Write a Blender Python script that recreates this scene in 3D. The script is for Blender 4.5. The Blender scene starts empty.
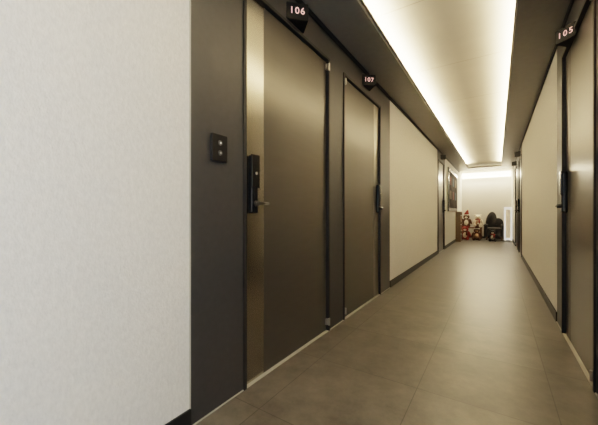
import bpy, bmesh, math
from mathutils import Vector, Matrix
C = bpy.context.scene.collection
XL, XR, H, CAMZ = -1.13, 0.435, 2.41, 0.95
YN, YE = -2.6, 13.0
RX0, RX1 = -0.79, 0.11
DH = 2.185

# ---------------------------------------------------------------- materials
def mat(name, col, rough=0.5, metal=0.0, var=0.0, scale=8.0, bump=0.0, bscale=60.0, emit=0.0, spec=0.5, stretch=None, bdist=0.004):
    m = bpy.data.materials.new(name); m.use_nodes = True
    nt = m.node_tree; b = nt.nodes["Principled BSDF"]
    b.inputs["Roughness"].default_value = rough
    b.inputs["Metallic"].default_value = metal
    b.inputs["Specular IOR Level"].default_value = spec
    tc = nt.nodes.new("ShaderNodeTexCoord"); mp = nt.nodes.new("ShaderNodeMapping")
    nt.links.new(tc.outputs["Object"], mp.inputs["Vector"])
    if stretch: mp.inputs["Scale"].default_value = stretch
    n = nt.nodes.new("ShaderNodeTexNoise"); n.inputs["Scale"].default_value = scale; n.inputs["Detail"].default_value = 6
    nt.links.new(mp.outputs[0], n.inputs["Vector"])
    r = nt.nodes.new("ShaderNodeValToRGB")
    r.color_ramp.elements[0].position = 0.3; r.color_ramp.elements[1].position = 0.7
    r.color_ramp.elements[0].color = tuple(max(0, c*(1-var)) for c in col)+(1,)
    r.color_ramp.elements[1].color = tuple(min(1, c*(1+var)) for c in col)+(1,)
    nt.links.new(n.outputs["Fac"], r.inputs["Fac"])
    nt.links.new(r.outputs["Color"], b.inputs["Base Color"])
    if bump:
        n2 = nt.nodes.new("ShaderNodeTexNoise"); n2.inputs["Scale"].default_value = bscale; n2.inputs["Detail"].default_value = 4
        nt.links.new(mp.outputs[0], n2.inputs["Vector"])
        bp = nt.nodes.new("ShaderNodeBump"); bp.inputs["Strength"].default_value = bump; bp.inputs["Distance"].default_value = bdist
        nt.links.new(n2.outputs["Fac"], bp.inputs["Height"]); nt.links.new(bp.outputs[0], b.inputs["Normal"])
    if emit:
        b.inputs["Emission Color"].default_value = tuple(col)+(1,); b.inputs["Emission Strength"].default_value = emit
    return m

M_PAPER = mat("wallpaper", (0.75,0.73,0.69), 0.85, var=0.07, scale=90, bump=0.45, bscale=190, stretch=(1,1,0.6), bdist=0.004)
M_DARK = mat("dark_panel", (0.053,0.053,0.055), 0.42, metal=0.2, var=0.05, scale=30, bump=0.05, bscale=200, spec=0.4)
M_DOOR = mat("door_leaf", (0.115,0.109,0.098), 0.29, metal=0.65, var=0.03, scale=4, stretch=(1,1,6), spec=0.4)
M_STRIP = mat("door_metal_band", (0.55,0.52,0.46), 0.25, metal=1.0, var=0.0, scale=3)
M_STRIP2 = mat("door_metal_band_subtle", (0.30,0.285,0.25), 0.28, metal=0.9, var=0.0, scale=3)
M_FRAME = mat("door_frame", (0.018,0.018,0.019), 0.45, metal=0.1, var=0.04, spec=0.35)
M_BASE = mat("baseboard_black", (0.016,0.016,0.016), 0.45, var=0.1, spec=0.3)
M_SILL = mat("pale_sealant", (0.42,0.40,0.35), 0.5, var=0.05)
M_CEIL = mat("ceiling_grey", (0.23,0.228,0.22), 0.42, var=0.04, scale=20)
M_COVE = mat("cove_cream", (0.40,0.355,0.28), 0.7, var=0.04, scale=3, bump=0.1, bscale=20)
M_SEAM = mat("panel_seam", (0.26,0.23,0.18), 0.7)
M_LIP = mat("cove_lip", (0.75,0.70,0.6), 0.6)
M_BLACK = mat("black_plastic", (0.010,0.010,0.011), 0.22, spec=0.45)
M_SIGN = mat("black_sign_face", (0.008,0.008,0.009), 0.42, spec=0.25)
M_BLKM = mat("black_keypad", (0.010,0.010,0.010), 0.2, spec=0.5)
M_STEEL = mat("brushed_steel", (0.45,0.43,0.4), 0.3, metal=1.0, var=0.05)
M_DSTEEL = mat("dark_steel", (0.06,0.058,0.055), 0.3, metal=1.0, var=0.05)
M_GLYPH = mat("sign_digits", (0.85,0.48,0.45), 0.4, emit=0.5)
M_LED = mat("led_strip", (1.0,0.84,0.56), 0.4, emit=8)
M_LAMP = mat("linear_lamp_diffuser", (1.0,0.84,0.56), 0.4, emit=7)
M_WHITE = mat("white_plastic", (0.85,0.85,0.83), 0.4)
M_DIM = mat("dim_button", (0.35,0.35,0.34), 0.4)
M_GREYL = mat("grey_ring", (0.07,0.07,0.07), 0.35)

def floor_mat():
    m = bpy.data.materials.new("floor_tile"); m.use_nodes = True
    nt = m.node_tree; b = nt.nodes["Principled BSDF"]
    tc = nt.nodes.new("ShaderNodeTexCoord"); mp = nt.nodes.new("ShaderNodeMapping")
    mp.inputs["Location"].default_value = (0.36,0.1,0)
    nt.links.new(tc.outputs["Object"], mp.inputs["Vector"])
    br = nt.nodes.new("ShaderNodeTexBrick"); br.offset = 0.0
    br.inputs["Scale"].default_value = 1.0; br.inputs["Brick Width"].default_value = 0.6; br.inputs["Row Height"].default_value = 0.6
    br.inputs["Mortar Size"].default_value = 0.0026; br.inputs["Mortar Smooth"].default_value = 0.3
    br.inputs["Color1"].default_value = (0.096,0.088,0.076,1); br.inputs["Color2"].default_value = (0.118,0.109,0.094,1)
    br.inputs["Mortar"].default_value = (0.046,0.042,0.037,1)
    nt.links.new(mp.outputs[0], br.inputs["Vector"])
    mp2 = nt.nodes.new("ShaderNodeMapping"); mp2.inputs["Location"].default_value = (3.37,1.91,0.453)
    nt.links.new(tc.outputs["Object"], mp2.inputs["Vector"])
    n = nt.nodes.new("ShaderNodeTexNoise"); n.inputs["Scale"].default_value = 4.5; n.inputs["Detail"].default_value = 9; n.inputs["Roughness"].default_value = 0.72
    nt.links.new(mp2.outputs[0], n.inputs["Vector"])
    r = nt.nodes.new("ShaderNodeValToRGB"); r.color_ramp.elements[0].position = 0.34; r.color_ramp.elements[1].position = 0.66
    r.color_ramp.elements[0].color = (0.58,0.58,0.58,1); r.color_ramp.elements[1].color = (1.42,1.40,1.36,1)
    nt.links.new(n.outputs["Fac"], r.inputs["Fac"])
    mx = nt.nodes.new("ShaderNodeMix"); mx.data_type = 'RGBA'; mx.blend_type = 'MULTIPLY'; mx.inputs[0].default_value = 1
    nt.links.new(br.outputs["Color"], mx.inputs[6]); nt.links.new(r.outputs["Color"], mx.inputs[7])
    nt.links.new(mx.outputs[2], b.inputs["Base Color"])
    mr = nt.nodes.new("ShaderNodeMapRange"); mr.inputs["From Min"].default_value = 0.3; mr.inputs["From Max"].default_value = 0.7
    mr.inputs["To Min"].default_value = 0.29; mr.inputs["To Max"].default_value = 0.40
    nt.links.new(n.outputs["Fac"], mr.inputs["Value"]); nt.links.new(mr.outputs[0], b.inputs["Roughness"])
    b.inputs["Specular IOR Level"].default_value = 0.65
    return m
M_FLOOR = floor_mat()

# ---------------------------------------------------------------- mesh helpers
def bm_box(bm, x0,x1,y0,y1,z0,z1, bev=0.0):
    vs = [bm.verts.new(p) for p in [(x0,y0,z0),(x1,y0,z0),(x1,y1,z0),(x0,y1,z0),(x0,y0,z1),(x1,y0,z1),(x1,y1,z1),(x0,y1,z1)]]
    fs = [bm.faces.new([vs[i] for i in f]) for f in [(0,3,2,1),(4,5,6,7),(0,1,5,4),(1,2,6,5),(2,3,7,6),(3,0,4,7)]]
    if bev:
        es = list({e for f in fs for e in f.edges})
        bmesh.ops.bevel(bm, geom=es, offset=bev, segments=3, affect='EDGES', profile=0.6)
def finish(bm, name, m, parent=None, smooth=False, **props):
    me = bpy.data.meshes.new(name); bm.normal_update(); bm.to_mesh(me); bm.free()
    me.materials.append(m)
    if smooth:
        for p in me.polygons: p.use_smooth = True
    o = bpy.data.objects.new(name, me); C.objects.link(o)
    if parent: o.parent = parent
    for k,v in props.items(): o[k] = v
    return o
def boxes(name, m, bl, parent=None, bev=0.0, **props):
    bm = bmesh.new()
    for b in bl: bm_box(bm, *b, bev=bev)
    return finish(bm, name, m, parent, **props)
def empty(name, loc, **props):
    e = bpy.data.objects.new(name, None); e.empty_display_size = 0.1; C.objects.link(e)
    e.location = loc
    for k,v in props.items(): e[k] = v
    return e
def ell(bm, c, r, rot=None, seg=20):
    mtx = Matrix.Translation(c)
    if rot: mtx = mtx @ Matrix.Rotation(rot[0],4,rot[1])
    mtx = mtx @ Matrix.Diagonal((r[0],r[1],r[2],1))
    bmesh.ops.create_uvsphere(bm, u_segments=seg, v_segments=seg//2+2, radius=1, matrix=mtx)
def cyl(bm, p0, p1, r0, r1=None, seg=20):
    p0,p1 = Vector(p0),Vector(p1); d = p1-p0
    q = d.to_track_quat('Z','Y').to_matrix().to_4x4()
    bmesh.ops.create_cone(bm, cap_ends=True, segments=seg, radius1=r0, radius2=r0 if r1 is None else r1, depth=d.length, matrix=Matrix.Translation((p0+p1)/2) @ q)

# ---------------------------------------------------------------- shell
ST = dict(kind="structure")
boxes("floor", M_FLOOR, [(XL-0.3,XR+0.3,YN,YE+0.3,-0.1,0.0)], **ST)
left_doors = [(1.165,2.15,'near'),(2.41,3.42,'far'),(7.5,8.45,'far')]
right_doors = [(2.17,3.12,'far'),(7.85,8.8,'far'),(9.4,10.35,'near')]
PIL = {  # dark pilasters around doors (y0,y1)
 'L': [(0.836,3.79),(7.40,8.6)],
 'R': [(1.75,3.40),(7.7,10.6)]}
ADDED_WIN = (-2.0,-0.7,0.5,2.1)   # unseen window added in the right wall to light the near left wall
def wall(side):
    global TN
    x = XL if side=='L' else XR; sg = -1 if side=='L' else 1
    doors = left_doors if side=='L' else right_doors
    pil = PIL[side]
    def xb(d0,d1):  # depths behind the wall plane
        a,b = x+sg*d0, x+sg*d1; return (min(a,b),max(a,b))
    paper=[]; dark=[]; y=YN
    for i,(p0,p1) in enumerate(pil):
        if side=='R' and i==0:
            a,b,c,d=ADDED_WIN
            paper += [(*xb(0,0.12),y,a,0,H+0.4),(*xb(0,0.12),b,p0,0,H+0.4),(*xb(0,0.12),a,b,0,c),(*xb(0,0.12),a,b,d,H+0.4)]
        else: paper.append((*xb(0,0.12),y,p0,0,H+0.4))
        yy=p0
        for d0,d1,_ in [d for d in doors if p0<=d[0]<p1]:
            dark.append((*xb(0,0.12),yy,d0,0,H))
            dark.append((*xb(0,0.12),d0,d1,DH,H))
            yy=d1
        dark.append((*xb(0,0.12),yy,p1,0,H))
        y=p1
    paper.append((*xb(0,0.12),y,YE,0,H+0.4))
    nm = "left" if side=='L' else "right"
    y0b = YN if side=='L' else -0.7
    boxes("wall_"+nm, M_PAPER, paper+[(*xb(0.12,0.2),y0b,YE,0,H+0.4)], **ST)
    for b in dark:
        boxes("trim_%d"%TN, M_DARK, [b], **ST); TN+=1
    segs=[]; y=YN
    for p0,p1 in pil: segs.append((y,p0)); y=p1
    segs.append((y,YE))
    boxes("baseboard_"+nm, M_BASE, [(*xb(-0.008,0.004),a,b,0,0.085) for a,b in segs], **ST)
    boxes("trim_%d"%TN, M_SILL, [(*xb(-0.005,0.0),a,b,0,0.005) for a,b in pil], **ST); TN+=1
    boxes("trim_%d"%TN, M_BASE, [(*xb(-0.012,0.002),YN,YE-0.9,H-0.035,H)], **ST); TN+=1
    for p0,p1 in pil[:1]:
        boxes("trim_%d"%TN, M_SILL, [(*xb(-0.003,0.01),p0-0.004,p0+0.002,0.0,H-0.035)], **ST); TN+=1
TN=1
wall('L'); wall('R')
boxes("wall_end", M_PAPER, [(XL-0.3,XR+0.3,YE,YE+0.15,0,H+0.4)], **ST)
boxes("baseboard_end", M_BASE, [(XL,XR,YE-0.01,YE,0,0.07)], **ST)
boxes("wall_back", M_PAPER, [(XL-0.2,XR+0.2,YN-0.15,YN,0,H+0.4)], **ST)
a,b,c,d=ADDED_WIN
boxes("added_window_1", M_WHITE, [(XR+0.05,XR+0.1,a,a+0.05,c,d),(XR+0.05,XR+0.1,b-0.05,b,c,d),(XR+0.05,XR+0.1,a+0.05,b-0.05,c,c+0.05),
     (XR+0.05,XR+0.1,a+0.05,b-0.05,d-0.05,d),(XR+0.05,XR+0.1,(a+b)/2-0.02,(a+b)/2+0.02,c+0.05,d-0.05)], **ST)  # frame of the added window, out of view
# ceiling
RY1 = 11.3
boxes("ceiling", M_CEIL, [(XL,RX0,YN,YE-0.95,H,H+0.03),(RX1,XR,YN,YE-0.95,H,H+0.03),(RX0,RX1,RY1,YE-0.95,H,H+0.03)], **ST)
UP = H+0.145
boxes("trim_40", M_COVE, [(XL,XR,YN,YE,UP,UP+0.05)], **ST)
boxes("trim_42", M_SEAM, [(RX0-0.05,RX1+0.05,yy,yy+0.004,UP-0.001,UP) for yy in (1.2,2.4,3.6,4.8,6.0,7.2,8.4,9.6,10.8)], **ST)
boxes("trim_41", M_LIP, [(RX0-0.012,RX0,YN,RY1,H-0.002,H+0.045),(RX1,RX1+0.012,YN,RY1,H-0.002,H+0.045),(RX0,RX1,RY1,RY1+0.012,H-0.002,H+0.045),
     (XL,XR,YE-0.95,YE-0.94,H-0.002,H+0.045)], **ST)
boxes("led_strip_light", M_LED, [(RX0-0.05,RX0-0.03,YN,RY1,H+0.03,H+0.042)], label="warm LED strip hidden in the ceiling cove", category="light strip")
boxes("led_strip_light.001", M_LED, [(RX1+0.03,RX1+0.05,YN,RY1,H+0.03,H+0.042)], label="warm LED strip hidden in the ceiling cove", category="light strip")
lw=boxes("linear_wall_lamp", M_BLKM, [(XL+0.06,XR-0.06,-0.02,0,-0.02,0.14)], label="long warm linear lamp along the top of the end wall", category="lamp")
lw.location=(0,YE,2.27)
boxes("diffuser", M_LAMP, [(XL+0.03,XR-0.03,-0.09,-0.02,-0.03,0.15)], lw, 0.01)

# ---------------------------------------------------------------- doors
def door(n, side, y0, y1, lock):
    x = XL if side=='L' else XR; sg = -1 if side=='L' else 1   # sg: into wall
    def X(d0,d1): a,b=x+sg*d0,x+sg*d1; return (min(a,b),max(a,b))
    f=0.022
    root = empty("door_%d"%n,(x,(y0+y1)/2,0),kind="structure")
    inv = (x,(y0+y1)/2,0)
    def B(name,m,bl,parent=None,bev=0.0,off=inv,**p):
        bl=[(a-off[0],b-off[0],c-off[1],d-off[1],e,g) for a,b,c,d,e,g in bl]
        return boxes(name,m,bl,parent or root,bev,**p)
    B("door_frame",M_FRAME,[(*X(-0.01,0.11),y0,y0+f,0,DH),(*X(-0.01,0.11),y1-f,y1,0,DH),(*X(-0.01,0.11),y0+f,y1-f,DH-f,DH)],bev=0.003)
    B("threshold",M_SILL,[(*X(0.0,0.1),y0+f,y1-f,0,0.004)],label="pale metal door threshold")
    a,b=y0+f+0.004,y1-f-0.004
    bw=0.16
    if lock=='near': s0,s1,l0,l1=a,a+bw,a+bw,b
    else: s0,s1,l0,l1=b-bw,b,a,b-bw
    lv=B("door_leaf",M_DOOR,[(*X(0.014,0.065),l0+ (0.002),l1-0.002,0.006,DH-f-0.006)],bev=0.0015)
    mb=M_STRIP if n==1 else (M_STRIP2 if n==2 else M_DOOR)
    B("metal_band",mb,[(*X(0.013,0.065),s0,s1,0.006,DH-f-0.006)],bev=0.0015,label="pale brushed metal vertical band")
    # lock: one rounded body with a raised glossy keypad face
    ly = s0+0.048 if lock=='near' else s1-0.055
    lk=B("digital_lock",M_BLACK,[(*X(-0.024,0.014),ly-0.030,ly+0.030,0.945,1.265)],bev=0.016,label="glossy black digital door lock")
    B("keypad",M_BLKM,[(*X(-0.030,-0.014),ly-0.033,ly+0.033,1.085,1.268)],lk,bev=0.0075,off=inv,label="raised glossy upper keypad section")
    bm=bmesh.new(); xx=x-sg*0.030-inv[0]
    cyl(bm,(xx,ly-inv[1],1.165),(xx-sg*0.003,ly-inv[1],1.165),0.008,seg=24); finish(bm,"round_sensor",M_STEEL,lk,label="small round pale sensor button")
    dr = 1 if lock=='near' else -1
    bm=bmesh.new(); px=x-sg*0.048-inv[0]; cy=ly-inv[1]
    cyl(bm,(x-sg*0.0-inv[0],cy,1.0),(px,cy,1.0),0.015)
    cyl(bm,(px,cy-dr*0.01,1.0),(px,cy+dr*0.08,1.0),0.0085,0.007)
    ell(bm,(px,cy-dr*0.01,1.0),(0.0085,0.0085,0.0085)); ell(bm,(px,cy+dr*0.08,1.0),(0.007,0.007,0.007))
    finish(bm,"door_handle",M_DSTEEL if n==1 else M_BLACK,lk,True,label="small dark metal lever door handle")
    hy = (b-0.0) if lock=='near' else a
    for z in (0.05,DH-0.10):
        bm=bmesh.new()
        cyl(bm,(x-sg*0.012-inv[0],hy-inv[1],z),(x-sg*0.012-inv[0],hy-inv[1],z+0.055),0.009)
        bm_box(bm,*sorted((x+sg*0.02-inv[0],x-sg*0.006-inv[0])),hy-0.02-inv[1],hy+0.02-inv[1],z+0.005,z+0.05)
        finish(bm,"hinge",M_STEEL,root,label="steel door hinge")
    return root
n=1
for d in left_doors: door(n,'L',*d); n+=1
for d in right_doors: door(n,'R',*d); n+=1

# ---------------------------------------------------------------- room number signs
def text_mesh(s, size, name, m, parent, mtx, depth=0.0006):
    cu=bpy.data.curves.new(name,'FONT'); cu.body=s; cu.size=size; cu.align_x='CENTER'; cu.align_y='CENTER'; cu.extrude=depth; cu.offset=0.0004
    t=bpy.data.objects.new(name,cu); C.objects.link(t)
    dg=bpy.context.evaluated_depsgraph_get(); me=bpy.data.meshes.new_from_object(t.evaluated_get(dg))
    bpy.data.objects.remove(t); me.materials.clear(); me.materials.append(m)
    o=bpy.data.objects.new(name,me); C.objects.link(o); o.parent=parent; o.matrix_local=mtx
    return o
def sign(side, y, z, txt, label, p=0.105, h=0.11, ts=0.060):
    x = XL if side=='L' else XR; sg = 1 if side=='L' else -1
    bm=bmesh.new()
    pl=[(0,-p),(sg*p,0),(0,p)]
    lo=[bm.verts.new((a,b,0)) for a,b in pl]; hi=[bm.verts.new((a,b,h)) for a,b in pl]
    bm.faces.new(lo); bm.faces.new(hi[::-1])
    for i in range(3):
        j=(i+1)%3; bm.faces.new((lo[i],lo[j],hi[j],hi[i]))
    bmesh.ops.recalc_face_normals(bm,faces=bm.faces)
    bmesh.ops.bevel(bm,geom=list(bm.edges),offset=0.004,segments=2,affect='EDGES')
    o=finish(bm,"room_number_sign",M_SIGN,None,label=label,category="sign"); o.location=(x,y,z)
    if txt:
        nrm=Vector((sg,-1,0)).normalized(); up=Vector((0,0,1)); xa=up.cross(nrm)
        R=Matrix((xa,up,nrm)).transposed().to_4x4()
        for i,chx in enumerate(txt):
            c=Vector((sg*p/2,-p/2,h/2))+nrm*0.001+xa*(i-1)*0.036
            text_mesh(chx,ts,"digit",M_GLYPH,o,Matrix.Translation(c)@R)
    return o
sign('L',1.66,2.20,"106","black wedge room number sign reading 106")
sign('L',2.96,2.235,"107","black wedge room number sign above the second door")
sign('R',2.74,2.12,"105","black wedge room number sign reading 105",p=0.096,h=0.095,ts=0.053)
sign('L',7.97,2.23,None,"small black room number sign far down the corridor")
sign('R',8.3,2.2,None,"small black room number sign far down the corridor")
sign('R',9.85,2.2,None,"small black room number sign far down the corridor")

# ---------------------------------------------------------------- switch panel
def bell():
    y,z=0.995,1.262
    o=boxes("wall_switch_panel",M_SIGN,[(0,0.014,-0.049,0.049,-0.066,0.066)],None,0.004,label="black wall switch plate with two round buttons",category="switch")
    o.location=(XL,y,z)
    for dz,m in ((0.024,M_WHITE),(-0.024,M_DIM)):
        bm=bmesh.new(); cyl(bm,(0.014,0.0,dz),(0.018,0.0,dz),0.012,seg=24); finish(bm,"button_ring",M_GREYL,o)
        bm=bmesh.new(); cyl(bm,(0.018,0.0,dz),(0.0195,0.0,dz),0.005,seg=24); finish(bm,"button",m,o,label="small pale round button")
bell()

# ---------------------------------------------------------------- far end objects
M_RED=mat("red_plush",(0.22,0.028,0.022),0.9,var=0.2,scale=40,bump=0.4)
M_WPL=mat("cream_plush",(0.78,0.72,0.62),0.9,var=0.1,scale=40,bump=0.4)
M_BRN=mat("brown_plush",(0.09,0.045,0.026),0.9,var=0.25,scale=40,bump=0.4)
M_TAN=mat("tan_plush",(0.42,0.27,0.17),0.9,var=0.2,scale=40,bump=0.4)
M_PANEL=mat("panel_beige_glow",(0.75,0.62,0.44),0.4,var=0.1,scale=4,emit=0.2)  # mild emission added so the panel looks brighter than its lighting
M_WOOD=mat("wood",(0.15,0.08,0.04),0.5,var=0.3,scale=6,stretch=(1,8,8))
M_FAB=mat("black_fabric",(0.018,0.018,0.02),0.8,var=0.3,scale=30,bump=0.3)
M_BLUE=mat("blue_grey_paint",(0.12,0.17,0.22),0.5)

def rack(x,y,w,d,h,name,label,cat,m=M_WOOD):
    r=empty(name,(x,y,0),label=label,category=cat)
    boxes("side_panel",m,[(-w/2,w/2,-d/2,-d/2+0.02,0,h)],r)
    boxes("side_panel",m,[(-w/2,w/2,d/2-0.02,d/2,0,h)],r)
    for i in range(4):
        z=0.03+(h-0.05)*i/3
        boxes("shelf",m,[(-w/2,w/2,-d/2+0.02,d/2-0.02,z,z+0.02)],r)
    boxes("back_panel",m,[(-w/2,-w/2+0.01,-d/2+0.02,d/2-0.02,0.05,h-0.02)],r)
M_PALEW=mat("mid_wood",(0.20,0.14,0.09),0.5,var=0.2,scale=6,stretch=(1,8,8))
rack(-1.05,11.2,0.15,0.5,0.98,"display_rack","narrow wooden rack against the wall","shelf",M_PALEW)
for i,(z,m,nm,lb) in enumerate([(0.051,M_BLUE,"storage_box","blue-grey box on the wooden rack"),(0.361,M_RED,"storage_box.001","red box on the wooden rack"),(0.671,M_TAN,"storage_box.002","tan box on the wooden rack")]):
    bx=boxes(nm,m,[(-0.05,0.05,-0.17,0.17,0,0.17)],None,0.006,label=lb,category="box"); bx.location=(-1.045,11.2,z)
    boxes("lid",M_WHITE,[(-0.055,0.055,-0.175,0.175,0.17,0.19)],bx,0.004)

bench=empty("low_bench",(-0.76,12.6,0),label="low dark wooden bench holding plush toys",category="bench")
BH=0.42
boxes("seat",M_WOOD,[(-0.34,0.32,-0.2,0.2,BH-0.04,BH)],bench,0.005)
for sx in (-0.31,0.28):
    for sy in (-0.16,0.16):
        boxes("leg",M_WOOD,[(sx-0.025,sx+0.025,sy-0.025,sy+0.025,0,BH-0.04)],bench)

def plush(loc, s, body, belly, label, kind, rz=0.0, hatm=None, sm=None):
    r=empty("plush_toy",loc,label=label,category="plush toy"); r.rotation_euler=(0,0,rz); r.scale=(s,s,s)
    bm=bmesh.new()   # seated, faces -Y
    ell(bm,(0,0,0.19),(0.15,0.13,0.19)); ell(bm,(0,-0.01,0.44),(0.125,0.115,0.12))
    for q in (-1,1):
        ell(bm,(q*0.1,-0.17,0.06),(0.06,0.14,0.06)); ell(bm,(q*0.11,-0.31,0.08),(0.06,0.035,0.08))
        ell(bm,(q*0.16,-0.06,0.24),(0.045,0.06,0.13),(q*-0.3,'Y'))
        if kind!='hat': ell(bm,(q*0.1,0,0.54),(0.045,0.025,0.045))
    finish(bm,"body",body,r,True)
    bm=bmesh.new(); ell(bm,(0,-0.055,0.19),(0.1,0.09,0.14)); finish(bm,"belly_patch",belly,r,True)
    bm=bmesh.new(); ell(bm,(0,-0.11,0.41),(0.055,0.04,0.042)); finish(bm,"muzzle",belly,r,True)
    for q in (-1,1):
        bm=bmesh.new(); ell(bm,(q*0.045,-0.115,0.475),(0.013,0.01,0.013)); finish(bm,"eye",M_BLACK,r,True)
    bm=bmesh.new(); ell(bm,(0,-0.152,0.425),(0.017,0.012,0.012)); finish(bm,"nose",M_BLACK,r,True)
    if kind=='hat':
        bm=bmesh.new(); cyl(bm,(0,0,0.52),(0.05,0.0,0.74),0.11,0.02); finish(bm,"hat",hatm or M_RED,r,True)
        bm=bmesh.new(); ell(bm,(0,0,0.52),(0.125,0.12,0.03)); finish(bm,"hat_brim",M_WPL,r,True)
        bm=bmesh.new(); ell(bm,(0.06,0,0.75),(0.035,0.035,0.035)); finish(bm,"pompom",M_WPL,r,True)
    if kind=='scarf':
        bm=bmesh.new(); ell(bm,(0,-0.01,0.345),(0.125,0.12,0.035)); bm_box(bm,0.03,0.09,-0.16,-0.13,0.18,0.34); finish(bm,"scarf",sm or M_RED,r,True)
plush((-0.94,12.65,BH),0.85,M_BRN,M_WPL,"brown and cream plush toy with red pointed hat on the bench",'hat',0.0)
plush((-0.575,12.65,BH),0.80,M_WPL,M_TAN,"cream plush bear with dark red scarf sitting on the bench",'scarf',0.0)
plush((-0.93,12.0,0.0),0.84,M_RED,M_WPL,"dark red plush toy with cream belly on the floor",'scarf',0.0,None,M_BRN)
plush((-0.58,12.0,0.0),0.76,M_BRN,M_TAN,"brown plush toy with brown pointed hat on the floor",'hat',0.0,M_BRN)
# black armchair
ch=empty("armchair",(-0.08,12.45,0),label="wide black fabric armchair with rounded arms",category="armchair")
boxes("seat",M_FAB,[(-0.2,0.2,-0.26,0.2,0.12,0.42)],ch,0.03)
bm=bmesh.new(); ell(bm,(-0.09,0.28,0.60),(0.17,0.09,0.38),(0.1,'Y'),seg=32); ell(bm,(0.12,0.28,0.5),(0.17,0.08,0.26),seg=32); bm_box(bm,-0.25,0.25,0.2,0.34,0.12,0.55,bev=0.03); finish(bm,"backrest",M_FAB,ch,True)
def arm(x0,x1,z):
    bm=bmesh.new(); bm_box(bm,x0,x1,-0.28,0.2,0.1,z,bev=0.03); cyl(bm,((x0+x1)/2,-0.29,z),((x0+x1)/2,0.2,z),0.055); finish(bm,"armrest",M_FAB,ch,True)
arm(-0.3,-0.205,0.5); arm(0.205,0.3,0.5)
for sx in (-0.22,0.22):
    for sy in (-0.2,0.28):
        bm=bmesh.new(); cyl(bm,(sx,sy,0),(sx,sy,0.13),0.018,0.025); finish(bm,"leg",M_WOOD,ch,True)
plush((-0.12,11.85,0.0),0.66,M_FAB,M_WPL,"black and cream plush bear in front of the armchair",'scarf',0.0)

# framed panel standing at the end
fp=empty("standing_framed_mirror",(0.315,11.9,0),label="tall white framed panel with added glow standing near the end wall",category="mirror")
M_WGLOW=mat("white_frame_glow",(0.95,0.93,0.88),0.4,emit=0.45)  # white frame colour with emission added to brighten it
boxes("frame",M_WGLOW,[(-0.12,-0.075,-0.02,0.02,0.05,1.12),(0.055,0.1,-0.02,0.02,0.05,1.12),(-0.075,0.055,-0.02,0.02,1.05,1.12),(-0.075,0.055,-0.02,0.02,0.05,0.12)],fp,0.003)
boxes("panel",M_PANEL,[(-0.075,0.055,-0.008,0.01,0.12,1.05)],fp)
boxes("foot",M_WHITE,[(-0.12,-0.075,-0.1,0.1,0,0.05)],fp); boxes("foot",M_WHITE,[(0.055,0.1,-0.1,0.1,0,0.05)],fp)

# framed board on left wall far
pb=empty("wall_poster",(XL,10.2,1.6),label="black framed poster with muted coloured panels on the wall",category="poster")
boxes("frame",M_BLACK,[(0,0.03,-1.1,1.0,-0.62,0.6)],pb,0.004)
boxes("picture",mat("poster_art",(0.03,0.02,0.016),0.8,var=0.6,scale=5,spec=0.1),[(0.03,0.034,-1.0,0.9,-0.52,0.5)],pb)
PR=mat("poster_red",(0.10,0.02,0.015),0.8); PT=mat("poster_tan",(0.14,0.10,0.06),0.8); PB=mat("poster_blue",(0.03,0.05,0.07),0.8)
k=0
for yy in (-0.75,-0.1,0.5):
    for zz in (0.25,-0.15):
        boxes("colour_patch",[PR,PT,PB][k%3],[(0.034,0.036,yy-0.18,yy+0.18,zz-0.12,zz+0.12)],pb); k+=1

# ---------------------------------------------------------------- lights
def area(name,loc,rot,sx,sy,e,col):
    l=bpy.data.lights.new(name,'AREA'); l.shape='RECTANGLE'; l.size=sx; l.size_y=sy; l.energy=e; l.color=col
    o=bpy.data.objects.new(name,l); C.objects.link(o); o.location=loc; o.rotation_euler=rot; return o
W=(1.0,0.85,0.59)
yc=(YN+RY1)/2; ln=RY1-YN-0.1
area("cove_lamp",(RX0-0.04,yc,H+0.045),(math.pi,0,0),0.02,ln,205,W)
area("cove_lamp.001",(RX1+0.04,yc,H+0.045),(math.pi,0,0),0.02,ln,205,W)
area("end_wall_lamp",((XL+XR)/2,YE-0.12,2.3),(math.radians(-25),0,0),1.4,0.05,16,W)
area("added_window_daylight",(XR+0.04,-1.35,1.3),(0,math.radians(90),0),1.5,1.2,29,(0.72,0.85,1.0))  # daylight for the added window, placed to brighten the near left wall
wd=bpy.data.worlds.new("world"); bpy.context.scene.world=wd; wd.use_nodes=True
wd.node_tree.nodes["Background"].inputs[0].default_value=(0.75,0.85,1,1); wd.node_tree.nodes["Background"].inputs[1].default_value=1.0

cam=bpy.data.cameras.new("camera"); cam.sensor_width=36; cam.lens=18.0; cam.clip_start=0.02
co=bpy.data.objects.new("camera",cam); C.objects.link(co)
co.location=(0,0,CAMZ); co.rotation_euler=(math.pi/2,0,math.radians(33.5))
bpy.context.scene.camera=co
vs=bpy.context.scene.view_settings
vs.view_transform='Filmic'
try: vs.look='Medium High Contrast'
except Exception as e: print("look", e)
vs.exposure=0.88; vs.gamma=1.0
